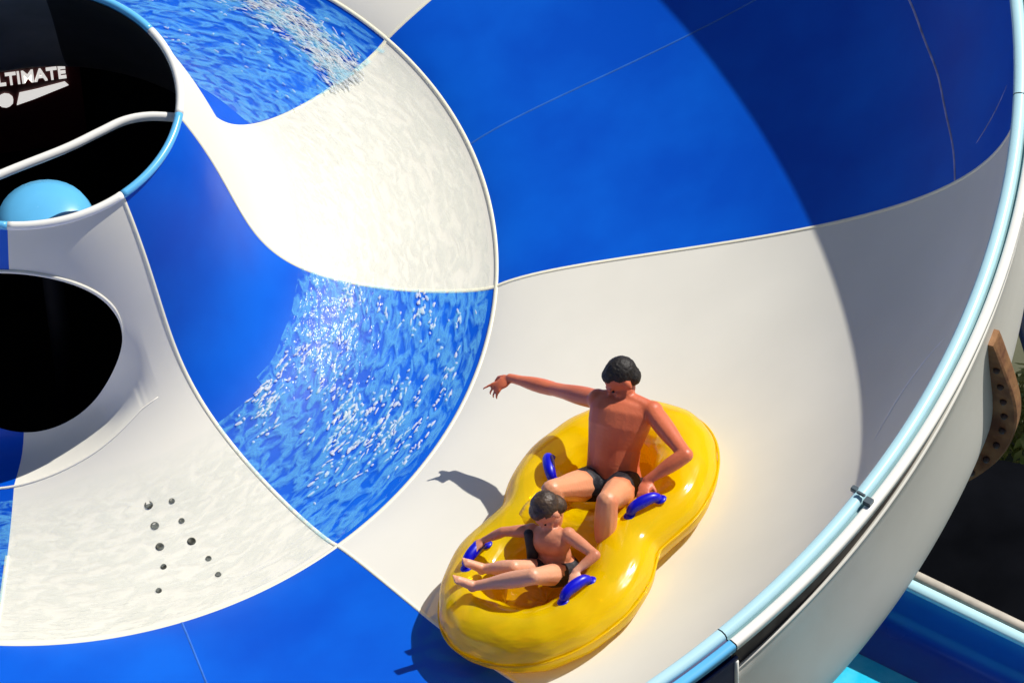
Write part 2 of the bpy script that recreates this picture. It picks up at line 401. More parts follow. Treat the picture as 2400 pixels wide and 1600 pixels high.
bmesh.ops.translate(bm, vec=(0, -0.006, 0), verts=[v for v in e_['geom'] if isinstance(v, bmesh.types.BMVert)]); bmesh.ops.recalc_face_normals(bm, faces=bm.faces)
o = mesh_obj('swoosh', bm, MS, sg, smooth=False); o.matrix_parent_inverse = Matrix.Translation((0.45, -1.79, 1.2))
bm = bmesh.new()
for cx in (-0.12, -0.21, -0.31):
    ball(bm, (cx, 1.768, -0.545), (0.05, 0.006, 0.07), 2)
o = mesh_obj('rounded_letters', bm, MS, sg); o.matrix_parent_inverse = Matrix.Translation((0.45, -1.79, 1.2))

# ------------------------------------------------------------------ water on the bowl floor
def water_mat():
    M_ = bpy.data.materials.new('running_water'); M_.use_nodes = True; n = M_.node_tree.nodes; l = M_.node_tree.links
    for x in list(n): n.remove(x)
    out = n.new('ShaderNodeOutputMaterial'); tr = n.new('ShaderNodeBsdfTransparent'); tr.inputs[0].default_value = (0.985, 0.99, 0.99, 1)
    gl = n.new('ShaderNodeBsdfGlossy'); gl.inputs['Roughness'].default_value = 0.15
    df = n.new('ShaderNodeBsdfDiffuse'); cm = n.new('ShaderNodeMix'); cm.data_type = 'RGBA'; cm.inputs[6].default_value = (0.60, 0.66, 0.62, 1); cm.inputs[7].default_value = (0.22, 0.74, 0.97, 1); mrr = n.new('ShaderNodeMapRange'); mrr.inputs[1].default_value = 0.2; mrr.inputs[2].default_value = 0.3; ca = n.new('ShaderNodeAttribute'); ca.attribute_name = 'caustic'; l.new(ca.outputs['Fac'], mrr.inputs[0]); l.new(mrr.outputs[0], cm.inputs[0]); l.new(cm.outputs[2], df.inputs[0])  # pale caustic light network painted as diffuse colour, strongest over blue panels
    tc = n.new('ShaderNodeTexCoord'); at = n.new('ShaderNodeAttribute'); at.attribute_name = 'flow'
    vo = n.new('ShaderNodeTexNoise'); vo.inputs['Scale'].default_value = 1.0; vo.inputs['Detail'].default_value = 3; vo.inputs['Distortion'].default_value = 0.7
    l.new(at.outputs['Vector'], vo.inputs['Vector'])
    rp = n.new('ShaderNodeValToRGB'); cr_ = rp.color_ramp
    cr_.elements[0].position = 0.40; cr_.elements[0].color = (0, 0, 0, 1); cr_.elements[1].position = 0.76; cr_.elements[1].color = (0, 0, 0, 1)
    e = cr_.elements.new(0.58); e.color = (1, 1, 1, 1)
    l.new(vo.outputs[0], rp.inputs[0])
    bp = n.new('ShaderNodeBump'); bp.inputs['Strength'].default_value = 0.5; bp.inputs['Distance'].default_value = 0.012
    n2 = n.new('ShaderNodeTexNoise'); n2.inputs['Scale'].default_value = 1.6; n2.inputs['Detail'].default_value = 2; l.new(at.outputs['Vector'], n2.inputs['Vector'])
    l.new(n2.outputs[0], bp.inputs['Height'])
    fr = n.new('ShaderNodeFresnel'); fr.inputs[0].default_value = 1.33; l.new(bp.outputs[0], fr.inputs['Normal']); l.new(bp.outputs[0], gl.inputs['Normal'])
    aa = n.new('ShaderNodeAttribute'); aa.attribute_name = 'caustic'; mu = n.new('ShaderNodeMath'); mu.operation = 'MULTIPLY'; l.new(rp.outputs[0], mu.inputs[0]); l.new(aa.outputs['Fac'], mu.inputs[1])
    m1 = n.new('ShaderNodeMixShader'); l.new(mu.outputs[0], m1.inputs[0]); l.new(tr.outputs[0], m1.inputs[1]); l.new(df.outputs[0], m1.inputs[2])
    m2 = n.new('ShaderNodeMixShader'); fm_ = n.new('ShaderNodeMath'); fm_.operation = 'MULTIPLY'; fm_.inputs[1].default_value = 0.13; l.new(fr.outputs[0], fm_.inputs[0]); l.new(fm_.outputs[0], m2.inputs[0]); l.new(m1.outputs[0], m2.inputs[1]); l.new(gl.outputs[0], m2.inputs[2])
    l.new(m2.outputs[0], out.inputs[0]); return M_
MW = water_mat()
def inner_edge(az):
    a = (az + math.pi) % (2 * math.pi) - math.pi
    e = 0.575 + 0.015 * math.sin(a * 3) + 0.008 * noise.noise(Vector((a * 6, 0, 3)))
    if -1.2 < a < 0.8: e = max(e, (rec(a) or 0) + 0.03, 0.60)
    return e
def caustic(az):
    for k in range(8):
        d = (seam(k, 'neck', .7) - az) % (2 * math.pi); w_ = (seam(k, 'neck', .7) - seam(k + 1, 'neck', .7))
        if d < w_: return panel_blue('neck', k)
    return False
bm = bmesh.new(); rows = []; NA, NR = 1200, 90; meta = []
for i in range(NA):
    az = 4.0 + 2 * math.pi * i / NA; e = inner_edge(az); row = []
    for j in range(NR + 1):
        u = j / NR; r = e + (0.985 - e) * u
        edge = min(1, u * 8, (1 - u) * 10)
        nz = noise.noise(Vector((r * 26, az * 8 * 1.6, 0))) * 0.6 + noise.noise(Vector((r * 55 + 9, az * 22, 2))) * 0.4
        h = 0.004 + edge * (0.008 + 0.006 * nz)
        row.append(pt(r, az, lift=h)); meta.append((r * 62, az * 17 + r * 12, 0, 0.36 if caustic(az) else 0.19 * min(1, u * 5)))
    rows.append(row)
rows.append(rows[0])
vs = []
lay = bm.verts.layers.float_vector.new('flow'); lay2 = bm.verts.layers.float.new('caustic')
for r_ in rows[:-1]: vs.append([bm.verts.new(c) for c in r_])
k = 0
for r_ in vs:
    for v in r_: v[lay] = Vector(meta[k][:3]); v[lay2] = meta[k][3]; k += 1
for i in range(NA):
    a, b = vs[i], vs[(i + 1) % NA]
    for j in range(NR): bm.faces.new([a[j], b[j], b[j + 1], a[j + 1]])
bmesh.ops.recalc_face_normals(bm, faces=bm.faces)
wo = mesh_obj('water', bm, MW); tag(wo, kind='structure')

# foam flecks, stuff; those on the blue floor also paint in sun sparkle
MF = mat('foam_and_sparkle', (0.86, 0.90, 0.92), 0.45, var=0.15, vscale=30)
_n = MF.node_tree.nodes; _t = _n.new('ShaderNodeBsdfTransparent'); _m = _n.new('ShaderNodeMixShader'); _m.inputs[0].default_value = 0.42
MF.node_tree.links.new(_n['Principled BSDF'].outputs[0], _m.inputs[1]); MF.node_tree.links.new(_t.outputs[0], _m.inputs[2]); MF.node_tree.links.new(_m.outputs[0], _n['Material Output'].inputs[0])
bm = bmesh.new(); rnd = random.Random(3)
def fleck(r, a, l_, w_):
    c = pt(r, a, lift=0.012); t = Vector((math.cos(a), math.sin(a), 0)); s_ = Vector((math.sin(a), -math.cos(a), 0))
    ang = rnd.uniform(-0.35, 0.35); T = (t * math.cos(ang) + s_ * math.sin(ang)).normalized(); Sd = Vector((-T.y, T.x, 0))
    n = 8; ring = []; top = bm.verts.new(c + Vector((0, 0, 0.003)))
    for i in range(n):
        th = 2 * math.pi * i / n; k_ = rnd.uniform(0.6, 1.2); ring.append(bm.verts.new(c + T * l_ * math.cos(th) * k_ + Sd * w_ * math.sin(th) * k_ + Vector((0, 0, -0.004))))
    for i in range(n): bm.faces.new([ring[i], ring[(i + 1) % n], top])
seen = 0
while seen < 260:
    a = rnd.uniform(0.60, 1.30); r = rnd.uniform(0.60, 0.965)
    if a > seam(1, 'neck', .7) - 0.03 or a < seam(2, 'neck', .7) + 0.03: continue
    d = noise.noise(Vector((r * 9, a * 4, 5)))
    if d < rnd.uniform(-0.25, 0.5): continue
    n_ = rnd.choice((1, 1, 2, 3, 4))
    for q in range(n_):
        fleck(r + rnd.uniform(-.006, .006), a + (q * 0.022) + rnd.uniform(-.004, .004), rnd.uniform(0.012, 0.034) if rnd.random() < 0.7 else 0.011, rnd.uniform(0.004, 0.0105))
    seen += 1
for q in range(60):
    a = rnd.uniform(2.1, 2.75); r = rnd.uniform(0.7, 0.96); fleck(r, a, rnd.uniform(0.006, 0.02), rnd.uniform(0.004, 0.009))
# foamy jet along the outer edge of the top blue panel
path = [(0.925, 2.66), (0.918, 2.50), (0.905, 2.40), (0.896, 2.31), (0.882, 2.23), (0.868, 2.17), (0.860, 2.12)]
pc = crv(path, 12)
for v in pc:
    for q in range(13):
        g = rnd.gauss(0, 0.022); fleck(v.x + g, v.y + rnd.uniform(-.02, .02), rnd.uniform(0.015, 0.06), rnd.uniform(0.002, 0.007))
fo = mesh_obj('foam_and_sparkle', bm, MF); tag(fo, 'white foam and painted sparkle flecks streaming over the wet bowl floor', 'foam_and_sparkle', kind='stuff')

# ------------------------------------------------------------------ raft
RM = Matrix(((-0.623488, 0.741583, -0.247621, 2.63052), (-0.780655, -0.573122, 0.249218, -2.723735), (0.042899, 0.348691, 0.936255, 0.408093), (0, 0, 0, 1)))
raft = empty('double_raft'); raft.matrix_world = RM
tag(raft, 'yellow see-through two-seat inflatable raft with blue handles on the white bowl wall', 'inflatable raft')
def vinyl(name, base, trans=0.35):
    M_ = bpy.data.materials.new(name); M_.use_nodes = True; n = M_.node_tree.nodes; l = M_.node_tree.links; b = n['Principled BSDF']; out = n['Material Output']
    b.inputs['Base Color'].default_value = (*base, 1); b.inputs['Roughness'].default_value = 0.16; b.inputs['Coat Weight'].default_value = 0.35; b.inputs['Coat Roughness'].default_value = 0.05
    tl = n.new('ShaderNodeBsdfTranslucent'); tl.inputs[0].default_value = (*base, 1); tp = n.new('ShaderNodeBsdfTransparent'); tp.inputs[0].default_value = (1.0, 0.74, 0.04, 1)
    m1 = n.new('ShaderNodeMixShader'); m1.inputs[0].default_value = trans; l.new(b.outputs[0], m1.inputs[1]); l.new(tl.outputs[0], m1.inputs[2])
    m2 = n.new('ShaderNodeMixShader'); m2.inputs[0].default_value = 0.34; l.new(m1.outputs[0], m2.inputs[1]); l.new(tp.outputs[0], m2.inputs[2]); l.new(m2.outputs[0], out.inputs[0])
    t = n.new('ShaderNodeTexNoise'); t.inputs['Scale'].default_value = 7; bp = n.new('ShaderNodeBump'); bp.inputs['Strength'].default_value = 0.35; bp.inputs['Distance'].default_value = 0.03
    l.new(t.outputs[0], bp.inputs['Height']); l.new(bp.outputs[0], b.inputs['Normal'])
    return M_
MY = vinyl('yellow_vinyl', (1.0, 0.73, 0.0), 0.15)
MYF = vinyl('amber_vinyl_floor', (0.95, 0.50, 0.0), 0.4)
WC = 0.10
LC = -0.02
def peanut(u, sc_=1.0):
    """closed centreline of the raft tube"""
    th = 2 * math.pi * u; x = math.cos(th); y = math.sin(th)
    L_ = 0.81 * math.copysign(abs(x) ** 0.92, x) + 0.02
    pin = 1 - 0.27 * math.exp(-((L_ - 0.02) / 0.25) ** 2)
    W_ = 0.465 * math.copysign(abs(y) ** 0.80, y) * pin
    return L_ + LC, WC + W_
TR = 0.185
bm = bmesh.new(); N_ = 160; SG = 28; rows = []
cl = [Vector((*peanut(i / N_), 0.0)) for i in range(N_)]
for i in range(N_):
    t = (cl[(i + 1) % N_] - cl[i - 1]).normalized(); s_ = Vector((t.y, -t.x, 0)); row = []
    pk = 1 + 0.012 * math.sin(i * 2 * math.pi / N_ * 20)
    for j in range(SG):
        a = 2 * math.pi * j / SG; rr = TR * pk
        row.append(cl[i] + s_ * rr * math.cos(a) + Vector((0, 0, 0.160 + rr * 0.86 * math.sin(a))))
    rows.append(row)
rows.append(rows[0]); vv = [[bm.verts.new(c) for c in r_] for r_ in rows[:-1]]
for i in range(N_):
    a, b = vv[i], vv[(i + 1) % N_]
    for j in range(SG): bm.faces.new([a[j], b[j], b[(j + 1) % SG], a[(j + 1) % SG]])
bmesh.ops.recalc_face_normals(bm, faces=bm.faces)
mesh_obj('raft_tube', bm, MY).parent = raft
bm = bmesh.new(); tube(bm, [(0.02, WC - 0.30 + 0.60 * i / 20, 0.155) for i in range(21)], [0.15 + 0.02 * abs(i - 10) / 10 for i in range(21)], 24)
mesh_obj('cross_tube', bm, MY).parent = raft
for c, nm in ((-0.40, 'seat_floor'), (0.42, 'seat_floor')):
    bm = bmesh.new(); n = 48; rows = []
    for q in range(9):
        rr = q / 8 + 0.001; rows.append([Vector((c + 0.36 * rr * math.cos(2 * math.pi * j / n), WC + 0.37 * rr * math.sin(2 * math.pi * j / n), 0.05 + 0.07 * rr * rr + 0.006 * math.sin(rr * 9 + j))) for j in range(n)])
    grid(bm, rows, True); bmesh.ops.recalc_face_normals(bm, faces=bm.faces); mesh_obj(nm, bm, MYF).parent = raft
# weld seam round the tube
bm = bmesh.new(); n = 160
for sgn, hz in ((1, 0.19),):
    pts = []
    for i in range(n + 1):
        p_ = cl[i % N_]; t = (cl[(i + 1) % N_] - cl[(i - 1) % N_]).normalized(); s_ = Vector((t.y, -t.x, 0)); pts.append(p_ + s_ * (TR + 0.006) + Vector((0, 0, 0.16)))
    tube(bm, pts, 0.007, 6)
mesh_obj('weld_seam', bm, MY).parent = raft
MH = mat('royal_blue_handle', (0.0, 0.0, 0.62), 0.35, var=0.3, vscale=20)
HND = [((-0.275, -0.195, 0.325), (1, 0.75, 0.0)), ((-0.140, 0.500, 0.325), (-0.75, 0.55, 0)), ((0.425, -0.270, 0.325), (-1, 0.1, 0)), ((0.520, 0.445, 0.325), (-0.85, 0.35, 0))]
for c, d in HND:
    d = Vector(d).normalized(); c = Vector(c); bm = bmesh.new(); pts = []
    for i in range(15):
        u = i / 14 * 2 - 1; pts.append(c + d * 0.095 * u + Vector((0, 0, 0.045 * (1 - u ** 4) - 0.01)))
    tube(bm, pts, [0.018 + 0.016 * (1 - abs(i - 7) / 7) ** 0.3 for i in range(15)], 12)
    for e in (-1, 1): ball(bm, c + d * 0.095 * e + Vector((0, 0, -0.008)), (0.035, 0.035, 0.012), 2)
    mesh_obj('handle', bm, MH).parent = raft

# ------------------------------------------------------------------ people
def remesh(build, voxel, iters=4):
    bm = bmesh.new(); build(bm); me = bpy.data.meshes.new('t'); bm.to_mesh(me); bm.free()
    o = bpy.data.objects.new('t', me); COL.objects.link(o)
    md = o.modifiers.new('r', 'REMESH'); md.mode = 'VOXEL'; md.voxel_size = voxel
    s_ = o.modifiers.new('s', 'SMOOTH'); s_.iterations = iters; s_.factor = 0.5
    dg = bpy.context.evaluated_depsgraph_get(); me2 = bpy.data.meshes.new_from_object(o.evaluated_get(dg))
    bpy.data.objects.remove(o, do_unlink=True)
    for p_ in me2.polygons: p_.use_smooth = True
    return me2
def link_mesh(name, me, material, parent):
    me.materials.clear(); me.materials.append(material); o = bpy.data.objects.new(name, me); COL.objects.link(o); o.parent = parent; return o
def limb(bm, a, b, r0, r1, bulge=0.0, flat=None):
    a, b = Vector(a), Vector(b); L_ = (b - a).length; n = max(3, int(L_ / (min(r0, r1) * 0.35)))
    for i in range(n + 1):
        u = i / n; r = r0 + (r1 - r0) * u + bulge * math.sin(math.pi * min(1, u * 1.4)) * (1 if u < 0.72 else 0.6)
        ball(bm, a.lerp(b, u), r, 2)
def frame(fwd, up):
    f = Vector(fwd).normalized(); u = Vector(up); u = (u - f * u.dot(f)).normalized(); r = f.cross(u); return Matrix((r, f, u)).transposed()
def hand(bm, wrist, d, pn, curl=0.5, k=1.0, side=1, spread=0.16, point=False):
    wrist = Vector(wrist); F = frame(d, pn); P_ = lambda x, y, z: wrist + F @ Vector((x * side * k, y * k, z * k))
    ball(bm, P_(0, 0.045, 0), (0.040 * k, 0.052 * k, 0.016 * k), 2, F); ball(bm, P_(0, 0.012, 0), (0.028 * k, 0.025 * k, 0.018 * k), 2, F)
    for i, (x, ln) in enumerate(((-0.030, 0.072), (-0.010, 0.080), (0.010, 0.074), (0.029, 0.058))):
        p0 = P_(x, 0.085, 0); ang = 0.0; sp = x / 0.03 * spread; c = curl * (0.15 if (point and i == 0) else 1)
        pos = Vector((x, 0.085, 0))
        for s_ in range(3):
            ang += c * (0.55 if s_ == 0 else 0.75); seg = ln * (0.45, 0.31, 0.24)[s_]
            nx = pos + Vector((math.sin(sp) * seg, math.cos(ang) * seg, -math.sin(ang) * seg))
            limb(bm, P_(*pos), P_(*nx), (0.0095 - 0.001 * s_) * k, (0.0085 - 0.001 * s_) * k); pos = nx
    t0 = P_(-0.030, 0.020, -0.004); t1 = P_(-0.056, 0.050, -0.016); t2 = P_(-0.056, 0.078, -0.030)
    limb(bm, t0, t1, 0.013 * k, 0.011 * k); limb(bm, t1, t2, 0.0105 * k, 0.009 * k)
def head(bm, c, F_, U_, k=1.0):
    F = frame(F_, U_); P_ = lambda x, y, z: Vector(c) + F @ Vector((x * k, y * k, z * k)); B = lambda p_, s_: ball(bm, P_(*p_), tuple(q * k for q in s_), 3, F)
    B((0, -0.012, 0.025), (0.078, 0.095, 0.092)); B((0, 0.022, -0.035), (0.060, 0.066, 0.075)); B((0, 0.055, -0.085), (0.030, 0.026, 0.024))
    B((0, 0.083, 0.020), (0.048, 0.014, 0.012))                      # brow
    B((0, 0.094, -0.012), (0.011, 0.013, 0.026)); B((0, 0.102, -0.026), (0.016, 0.014, 0.011))
    B((0, 0.082, -0.058), (0.026, 0.013, 0.008)); B((0, 0.080, -0.070), (0.021, 0.012, 0.007))
    for s_ in (-1, 1):
        B((s_ * 0.042, 0.066, -0.022), (0.022, 0.018, 0.018)); B((s_ * 0.080, -0.005, -0.012), (0.010, 0.020, 0.032)); B((s_ * 0.045, 0.03, -0.06), (0.022, 0.04, 0.026))
def hairs(bm, c, F_, U_, k=1.0, low=0.0):
    F = frame(F_, U_)
    ball(bm, Vector(c) + F @ Vector((0, -0.026, 0.036)) * k, (0.084 * k, 0.094 * k, 0.089 * k), 3, F)
    ball(bm, Vector(c) + F @ Vector((0, -0.050, -0.015 - low)) * k, (0.072 * k, 0.058 * k, (0.066 + low) * k), 3, F)
    ball(bm, Vector(c) + F @ Vector((0, 0.012, 0.070)) * k, (0.066 * k, 0.062 * k, 0.044 * k), 3, F)
def tousle(me, amp, freq):
    for v in me.vertices:
        n_ = noise.noise(v.co * freq) + 0.6 * noise.noise(v.co * freq * 2.3 + Vector((5, 1, 2))); v.co += v.normal * (amp * n_)
    return me
def eyes(parent, c, F_, U_, k, material):
    F = frame(F_, U_)
    for s_ in (-1, 1):
        bm = bmesh.new(); ball(bm, Vector(c) + F @ Vector((s_ * 0.031, 0.078, 0.002)) * k, (0.012 * k, 0.008 * k, 0.007 * k), 2, F)
        mesh_obj('eye', bm, material).parent = parent
def skin(name, base, c2):
    M_ = mat(name, base, 0.42, vscale=5, bump=0.15, bscale=60, col2=c2)
    b = M_.node_tree.nodes['Principled BSDF']; b.inputs['Subsurface Weight'].default_value = 0.12; b.inputs['Subsurface Radius'].default_value = (0.05, 0.015, 0.008); b.inputs['Subsurface Scale'].default_value = 0.3
    return M_
SK1 = skin('tanned_skin', (0.72, 0.185, 0.085), (0.58, 0.13, 0.055)); SK2 = skin('light_tan_skin', (0.68, 0.27, 0.15), (0.52, 0.16, 0.08))
def pale_legs(M_, x0, ymax, col):
    n = M_.node_tree.nodes; l = M_.node_tree.links; b = n['Principled BSDF']; src = b.inputs['Base Color'].links[0].from_socket
    tc = n.new('ShaderNodeTexCoord'); sp = n.new('ShaderNodeSeparateXYZ'); l.new(tc.outputs['Object'], sp.inputs[0])
    a = n.new('ShaderNodeMapRange'); a.inputs[1].default_value = x0 - 0.03; a.inputs[2].default_value = x0 + 0.03; l.new(sp.outputs[0], a.inputs[0])
    c = n.new('ShaderNodeMapRange'); c.inputs[1].default_value = ymax + 0.02; c.inputs[2].default_value = ymax - 0.02; l.new(sp.outputs[1], c.inputs[0])
    mu = n.new('ShaderNodeMath'); mu.operation = 'MULTIPLY'; l.new(a.outputs[0], mu.inputs[0]); l.new(c.outputs[0], mu.inputs[1])
    mx = n.new('ShaderNodeMix'); mx.data_type = 'RGBA'; l.new(mu.outputs[0], mx.inputs[0]); l.new(src, mx.inputs[6]); mx.inputs[7].default_value = (*col, 1); l.new(mx.outputs[2], b.inputs['Base Color'])
pale_legs(SK1, -0.26, 0.44, (0.77, 0.33, 0.17)); pale_legs(SK2, 0.40, 0.60, (0.78, 0.37, 0.22))
HA1 = mat('dark_hair', (0.012, 0.008, 0.006), 0.6, var=0.5, vscale=25, bump=0.35, bscale=60, stretch=(1, 1, 0.4)); HA2 = mat('brown_wet_hair', (0.085, 0.048, 0.026), 0.5, vscale=14, bump=0.4, bscale=50, col2=(0.014, 0.009, 0.007))
BK = mat('black_fabric', (0.008, 0.008, 0.014), 0.6, bump=0.4, bscale=70); EY = mat('dark_eye', (0.02, 0.015, 0.012), 0.15)

man = empty('person'); man.matrix_world = RM
tag(man, 'tanned man in black trunks sitting in the back of the yellow raft, arm outstretched', 'person')
HF = Vector((0.80, -0.50, -0.36)); HU = Vector((-0.30, -0.05, 0.92)); HC = Vector((-0.696, 0.146, 0.676))
T = frame((0.55, 0.30, 0.62), (-0.50, 0.1, 0.80))     # torso frame: chest faces +L and camera
def man_body(bm):
    tf = frame((0.76, 0.25, 0.50), (-0.52, 0.10, 0.84))
    keys = [((-0.385, 0.115, 0.195), (0.165, 0.118, 0.09)), ((-0.430, 0.113, 0.285), (0.148, 0.110, 0.09)), ((-0.490, 0.118, 0.375), (0.150, 0.108, 0.09)), ((-0.560, 0.140, 0.470), (0.176, 0.116, 0.09)), ((-0.600, 0.156, 0.530), (0.186, 0.100, 0.07)), ((-0.626, 0.166, 0.568), (0.178, 0.070, 0.05))]
    for i in range(len(keys) - 1):
        for q in range(5):
            u = q / 5; (c0, s0), (c1, s1) = keys[i], keys[i + 1]
            ball(bm, Vector(c0).lerp(Vector(c1), u), tuple(Vector(s0).lerp(Vector(s1), u)), 3, tf)
    for e_ in ((-0.612, 0.005, 0.575), (-0.645, 0.325, 0.520)): limb(bm, (-0.648, 0.158, 0.590), e_, 0.050, 0.056)
    for e_ in ((-0.612, 0.010, 0.560), (-0.640, 0.315, 0.505)): limb(bm, (-0.585, 0.150, 0.500), e_, 0.075, 0.058)
    limb(bm, (-0.640, 0.160, 0.575), (-0.680, 0.152, 0.645), 0.060, 0.055)
    head(bm, HC, HF, HU, 1.0)
    # right arm, stretched out to the side
    rs, re, rw = (-0.612, 0.005, 0.575), (-0.705, -0.385, 0.490), (-0.740, -0.695, 0.475)
    ball(bm, rs, 0.061, 3); limb(bm, rs, re, 0.055, 0.040, 0.006); limb(bm, re, rw, 0.043, 0.026, 0.006)
    hd = Vector((0.49, -0.82, 0.29)) * 0.80 + Vector((0.67, 0.145, -0.727)) * 0.55
    hand(bm, rw, hd, Vector((0.1, 0.3, 0.95)), 0.62, 1.0, -1, 0.22, True)
    # left arm, hand on the handle
    ls, le, lw = (-0.645, 0.325, 0.520), (-0.440, 0.635, 0.455), (-0.262, 0.468, 0.395)
    ball(bm, ls, 0.061, 3); limb(bm, ls, le, 0.056, 0.041, 0.006); limb(bm, le, lw, 0.044, 0.027, 0.007)
    hand(bm, lw, Vector((0.85, 0.20, -0.15)), Vector((0.1, 0.2, 0.97)), 0.95, 1.0, 1, 0.05)
    # legs
    rh, rk, ra = (-0.330, 0.020, 0.205), (0.020, 0.050, 0.500), (0.130, 0.010, 0.175)
    limb(bm, rh, rk, 0.095, 0.060, 0.008); limb(bm, rk, ra, 0.060, 0.038, 0.012)
    lh, lk, la = (-0.340, 0.215, 0.205), (-0.005, 0.385, 0.470), (0.150, 0.330, 0.130)
    limb(bm, lh, lk, 0.095, 0.060, 0.008); limb(bm, lk, la, 0.060, 0.038, 0.012)
    for a in (ra, la):
        a = Vector(a); limb(bm, a + Vector((0, 0, -0.02)), a + Vector((0.15, 0, -0.035)), 0.036, 0.024); 
        for q in range(5): limb(bm, a + Vector((0.14, -0.028 + q * 0.014, -0.04)), a + Vector((0.185 - q * 0.006, -0.032 + q * 0.016, -0.045)), 0.010, 0.008)
link_mesh('body', remesh(man_body, 0.006, 7), SK1, man)
link_mesh('hair', tousle(remesh(lambda bm: hairs(bm, HC, HF, HU, 1.0), 0.004, 3), 0.0022, 75), HA1, man)
eyes(man, HC, HF, HU, 1.0, EY)
def trunks(bm):
    tf = frame((0.76, 0.25, 0.50), (-0.52, 0.10, 0.84))
    ball(bm, (-0.382, 0.115, 0.190), (0.180, 0.130, 0.098), 3, tf)
    limb(bm, (-0.335, 0.022, 0.205), (-0.245, 0.030, 0.280), 0.108, 0.098); limb(bm, (-0.345, 0.212, 0.205), (-0.255, 0.258, 0.275), 0.108, 0.098)
link_mesh('swim_trunks', remesh(trunks, 0.009, 4), BK, man)

kid = empty('person'); kid.matrix_world = RM
tag(kid, 'child in black swimwear sitting in the front of the yellow raft, gripping both blue handles', 'person')
KC = Vector((0.208, 0.150, 0.550)); KF = Vector((0.70, -0.25, -0.62)); KU = Vector((-0.10, -0.02, 0.9))
def kid_body(bm):
    tf = frame((0.80, 0.08, 0.30), (-0.12, 0.0, 0.95))
    ball(bm, (0.300, 0.160, 0.215), (0.115, 0.090, 0.09), 3, tf); ball(bm, (0.290, 0.155, 0.300), (0.100, 0.075, 0.10), 3, tf)
    ball(bm, (0.272, 0.153, 0.385), (0.118, 0.080, 0.095), 3, tf); ball(bm, (0.262, 0.150, 0.430), (0.120, 0.052, 0.042), 3, tf)
    limb(bm, (0.258, 0.150, 0.43), (0.225, 0.150, 0.52), 0.042, 0.040)
    head(bm, KC, KF, KU, 0.90)
    rs, re, rw = (0.270, 0.045, 0.435), (0.320, -0.110, 0.440), (0.360, -0.235, 0.385)
    ball(bm, rs, 0.044, 2); limb(bm, rs, re, 0.037, 0.028, 0.003); limb(bm, re, rw, 0.029, 0.019, 0.003)
    hand(bm, rw, Vector((0.75, -0.35, -0.1)), Vector((0, 0.1, 1)), 0.95, 0.78, -1, 0.05)
    ls, le, lw = (0.240, 0.262, 0.425), (0.320, 0.475, 0.400), (0.445, 0.415, 0.385)
    ball(bm, ls, 0.044, 2); limb(bm, ls, le, 0.038, 0.029, 0.003); limb(bm, le, lw, 0.030, 0.020, 0.003)
    hand(bm, lw, Vector((0.85, 0.25, -0.12)), Vector((0, 0.1, 1)), 0.95, 0.78, 1, 0.05)
    rh, rk, ra = (0.335, 0.105, 0.215), (0.505, 0.050, 0.385), (0.530, -0.145, 0.355)
    limb(bm, rh, rk, 0.066, 0.045, 0.004); limb(bm, rk, ra, 0.044, 0.027, 0.007)
    lh, lk, la = (0.340, 0.225, 0.215), (0.580, 0.240, 0.440), (0.675, -0.110, 0.375)
    limb(bm, lh, lk, 0.066, 0.047, 0.004); limb(bm, lk, la, 0.046, 0.028, 0.009)
    for a in (ra, la):
        a = Vector(a); d = Vector((0.35, -0.45, 0.62)).normalized(); s_ = Vector((0.8, 0.4, 0)).normalized()
        ball(bm, a + Vector((0.0, -0.015, -0.01)), 0.030, 2); limb(bm, a, a + d * 0.10, 0.030, 0.024)
        for q in range(5): limb(bm, a + d * 0.09 + s_ * (-0.020 + q * 0.010), a + d * (0.135 - q * 0.005) + s_ * (-0.022 + q * 0.011), 0.008, 0.006)
link_mesh('body', remesh(kid_body, 0.006, 4), SK2, kid)
link_mesh('hair', tousle(remesh(lambda bm: hairs(bm, KC, KF, KU, 0.91, 0.015), 0.004, 2), 0.0024, 65), HA2, kid)
eyes(kid, KC, KF, KU, 0.90, EY)
def suit(bm):
    tf = frame((0.80, 0.08, 0.30), (-0.12, 0.0, 0.95))
    ball(bm, (0.302, 0.160, 0.212), (0.127, 0.103, 0.080), 3, tf)
    limb(bm, (0.335, 0.108, 0.217), (0.400, 0.090, 0.275), 0.074, 0.066); limb(bm, (0.340, 0.224, 0.217), (0.425, 0.230, 0.285), 0.074, 0.066)
link_mesh('swim_shorts', remesh(suit, 0.008, 3), BK, kid)
def strap(bm):
    for a, b in (((0.300, 0.050, 0.440), (0.345, 0.065, 0.360)), ((0.345, 0.065, 0.360), (0.385, 0.060, 0.245))): limb(bm, a, b, 0.034, 0.032)
link_mesh('black_strap', remesh(strap, 0.008, 3), BK, kid)

# ------------------------------------------------------------------ surroundings
ZG = -3.0
bm = bmesh.new(); s_ = 400
f = bm.faces.new([bm.verts.new((x, y, ZG)) for x, y in ((-s_, -s_), (s_, -s_), (s_, s_), (-s_, s_))])
go = mesh_obj('ground', bm, mat('dusty_ground', (0.20, 0.19, 0.13), 0.9, vscale=0.6, bump=0.6, bscale=6, col2=(0.07, 0.08, 0.04)), smooth=False); tag(go, kind='structure')

